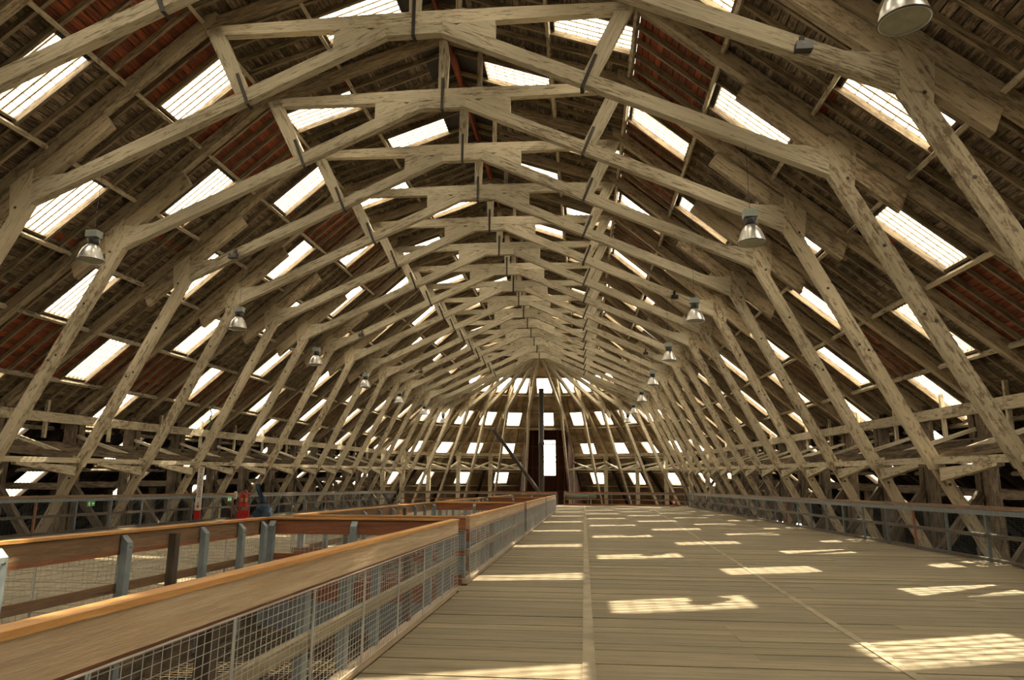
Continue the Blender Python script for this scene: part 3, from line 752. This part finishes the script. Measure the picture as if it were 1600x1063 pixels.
# blue tarpaulin hanging from the railing into a heap
b = MB(); nu, nv = 7, 16; vs = []
for j in range(nv+1):
    v = j/nv
    for i in range(nu):
        u = i/(nu-1)-.5; w = .26+.10*v
        vs.append((-.26+.42*v+u*w+.03*math.sin(5*v+4*u), .05*math.sin(9*u+3*v)+.03*math.cos(11*v), 1.72-1.12*v))
b.add(vs, [(j*nu+i, j*nu+i+1, (j+1)*nu+i+1, (j+1)*nu+i) for j in range(nv) for i in range(nu-1)])
vs = []; nx, nz = 16, 9
for j in range(nz+1):
    t_ = j/nz; h = .68*math.cos(t_*math.pi/2)**.7
    for i in range(nx):
        a = 2*math.pi*i/nx; rr = (.06+.40*math.sin(t_*math.pi/2))*(1+.13*math.sin(5*a+j)+.08*math.sin(3*a-2*j))
        vs.append((.22+rr*math.cos(a), .75*rr*math.sin(a)-.12, max(0, h)))
b.add(vs, [(j*nx+i, (j+1)*nx+i, (j+1)*nx+(i+1) % nx, j*nx+(i+1) % nx) for j in range(nz) for i in range(nx)]+[tuple(range(nx))])
tag(obj('blue_tarpaulin', b, 'blue', None, (-RX+.45, 36.7, 0), True), 'dark blue tarpaulin hanging from the left railing into a crumpled heap', 'tarpaulin')
# exit sign on the left railing
for (y, lab) in ((24.0, 'small green exit sign with white arrow under the left handrail'), (34.0, 'small green exit sign partly hidden behind the sign board post')):
    t = thing('exit_sign', lab, 'sign', (-RX+.07, y, .86), 'green exit signs')
    b = MB(); b.box(0, .02, -.19, .19, 0, .19); obj('plate', b, 'green', t)
    b = MB(); b.add([(.023, .12, .05), (.023, .12, .14), (.023, .03, .095)], [(0, 1, 2)]); b.add([(.023, .12, .08), (.023, .17, .08), (.023, .17, .11), (.023, .12, .11)], [(0, 1, 2, 3)]); obj('arrow', b, 'white', t)
    b = MB(); b.lathe([(.018, .0), (.018, .03)], 8, (.012, -.09, .135)); b.box(.02, .024, -.11, -.07, .05, .13); b.box(.02, .024, -.14, -.11, .09, .11); b.box(.02, .024, -.12, -.10, .02, .06); b.box(.02, .024, -.08, -.06, .02, .06); obj('running_figure', b, 'white', t)
# hanging green rope on the left
b = MB(); y = fy(5)+1.2; p = None
for k in range(15):
    q = Vector((-13.1+.05*math.sin(k*1.7), y, zr(3.1, y)-k*.105))
    if p: b.rod(p, q, .028, 6)
    p = q
tag(obj('hanging_rope', b, 'rope'), 'short green rope hanging from a left truss leg', 'rope')
# mast with its boom at the far end
MY = 69.5; mx = .0
t = thing('derrick_mast', 'tall dark iron mast standing before the far window', 'mast', (mx, MY, 0))
b = MB(); b.lathe([(.26, -.1), (.26, 5.7), (.31, 5.75), (.31, 5.95), (.26, 6.0), (.25, 11.0), (.27, 11.0), (.27, 11.2), (0, 11.2)], 14); obj('mast', b, 'iron', t, smooth=True)
b = MB(); b.lathe([(.34, 0), (.34, .35), (.24, .5), (.24, .9)], 14); obj('base', b, 'iron', t, smooth=True)
b = MB(); b.rod((-.05, -.2, .95), (-4.55, -.9, 7.05), .18, 10); obj('boom', b, 'iron', t, smooth=True)
b = MB(); b.rod((-4.55, -.9, 7.05), (-5.1, -.95, 7.0), .05, 6); b.rod((-4.4, -.9, 6.9), (-4.4, -.9, 7.3), .07, 6); obj('boom_tip', b, 'iron', t)
mast = t
fl2 = MB(); fl2.box(-1.5, 8, DECK1, DECK1+3.0, -.3, -.02); obj('floor_section', fl2, 'deck', floor)
# covered boat on trestles
t = thing('covered_boat', 'small boat under grey green canvas on trestles, beyond the far railing', 'boat', (3.7, 69.4, 0))
b = MB(); L = 3.0; vs = []; nx, ny = 13, 8
for i in range(nx):
    u = i/(nx-1); w = .55*math.sin(math.pi*min(.98, .12+.8*u))**.6; z0 = .42+.25*(2*u-1)**2
    for j in range(ny):
        a = 2*math.pi*j/ny; vs.append((L*(u-.5), w*math.cos(a), z0+.36+.34*math.sin(a)*(1 if math.sin(a) < 0 else .8)))
b.add(vs, [(i*ny+j, i*ny+(j+1) % ny, (i+1)*ny+(j+1) % ny, (i+1)*ny+j) for i in range(nx-1) for j in range(ny)]+[tuple(range(ny-1, -1, -1)), tuple(range((nx-1)*ny, nx*ny))])
obj('hull_cover', b, 'tarp', t, smooth=True)
for x in (-1.0, 1.0):
    b = MB(); b.beam((x, -.5, 0), (x, -.3, .62), .07, .07); b.beam((x, .5, 0), (x, .3, .62), .07, .07); b.beam((x, -.55, .58), (x, .55, .58), .07, .08); obj('trestle', b, 'truss_bare', t)
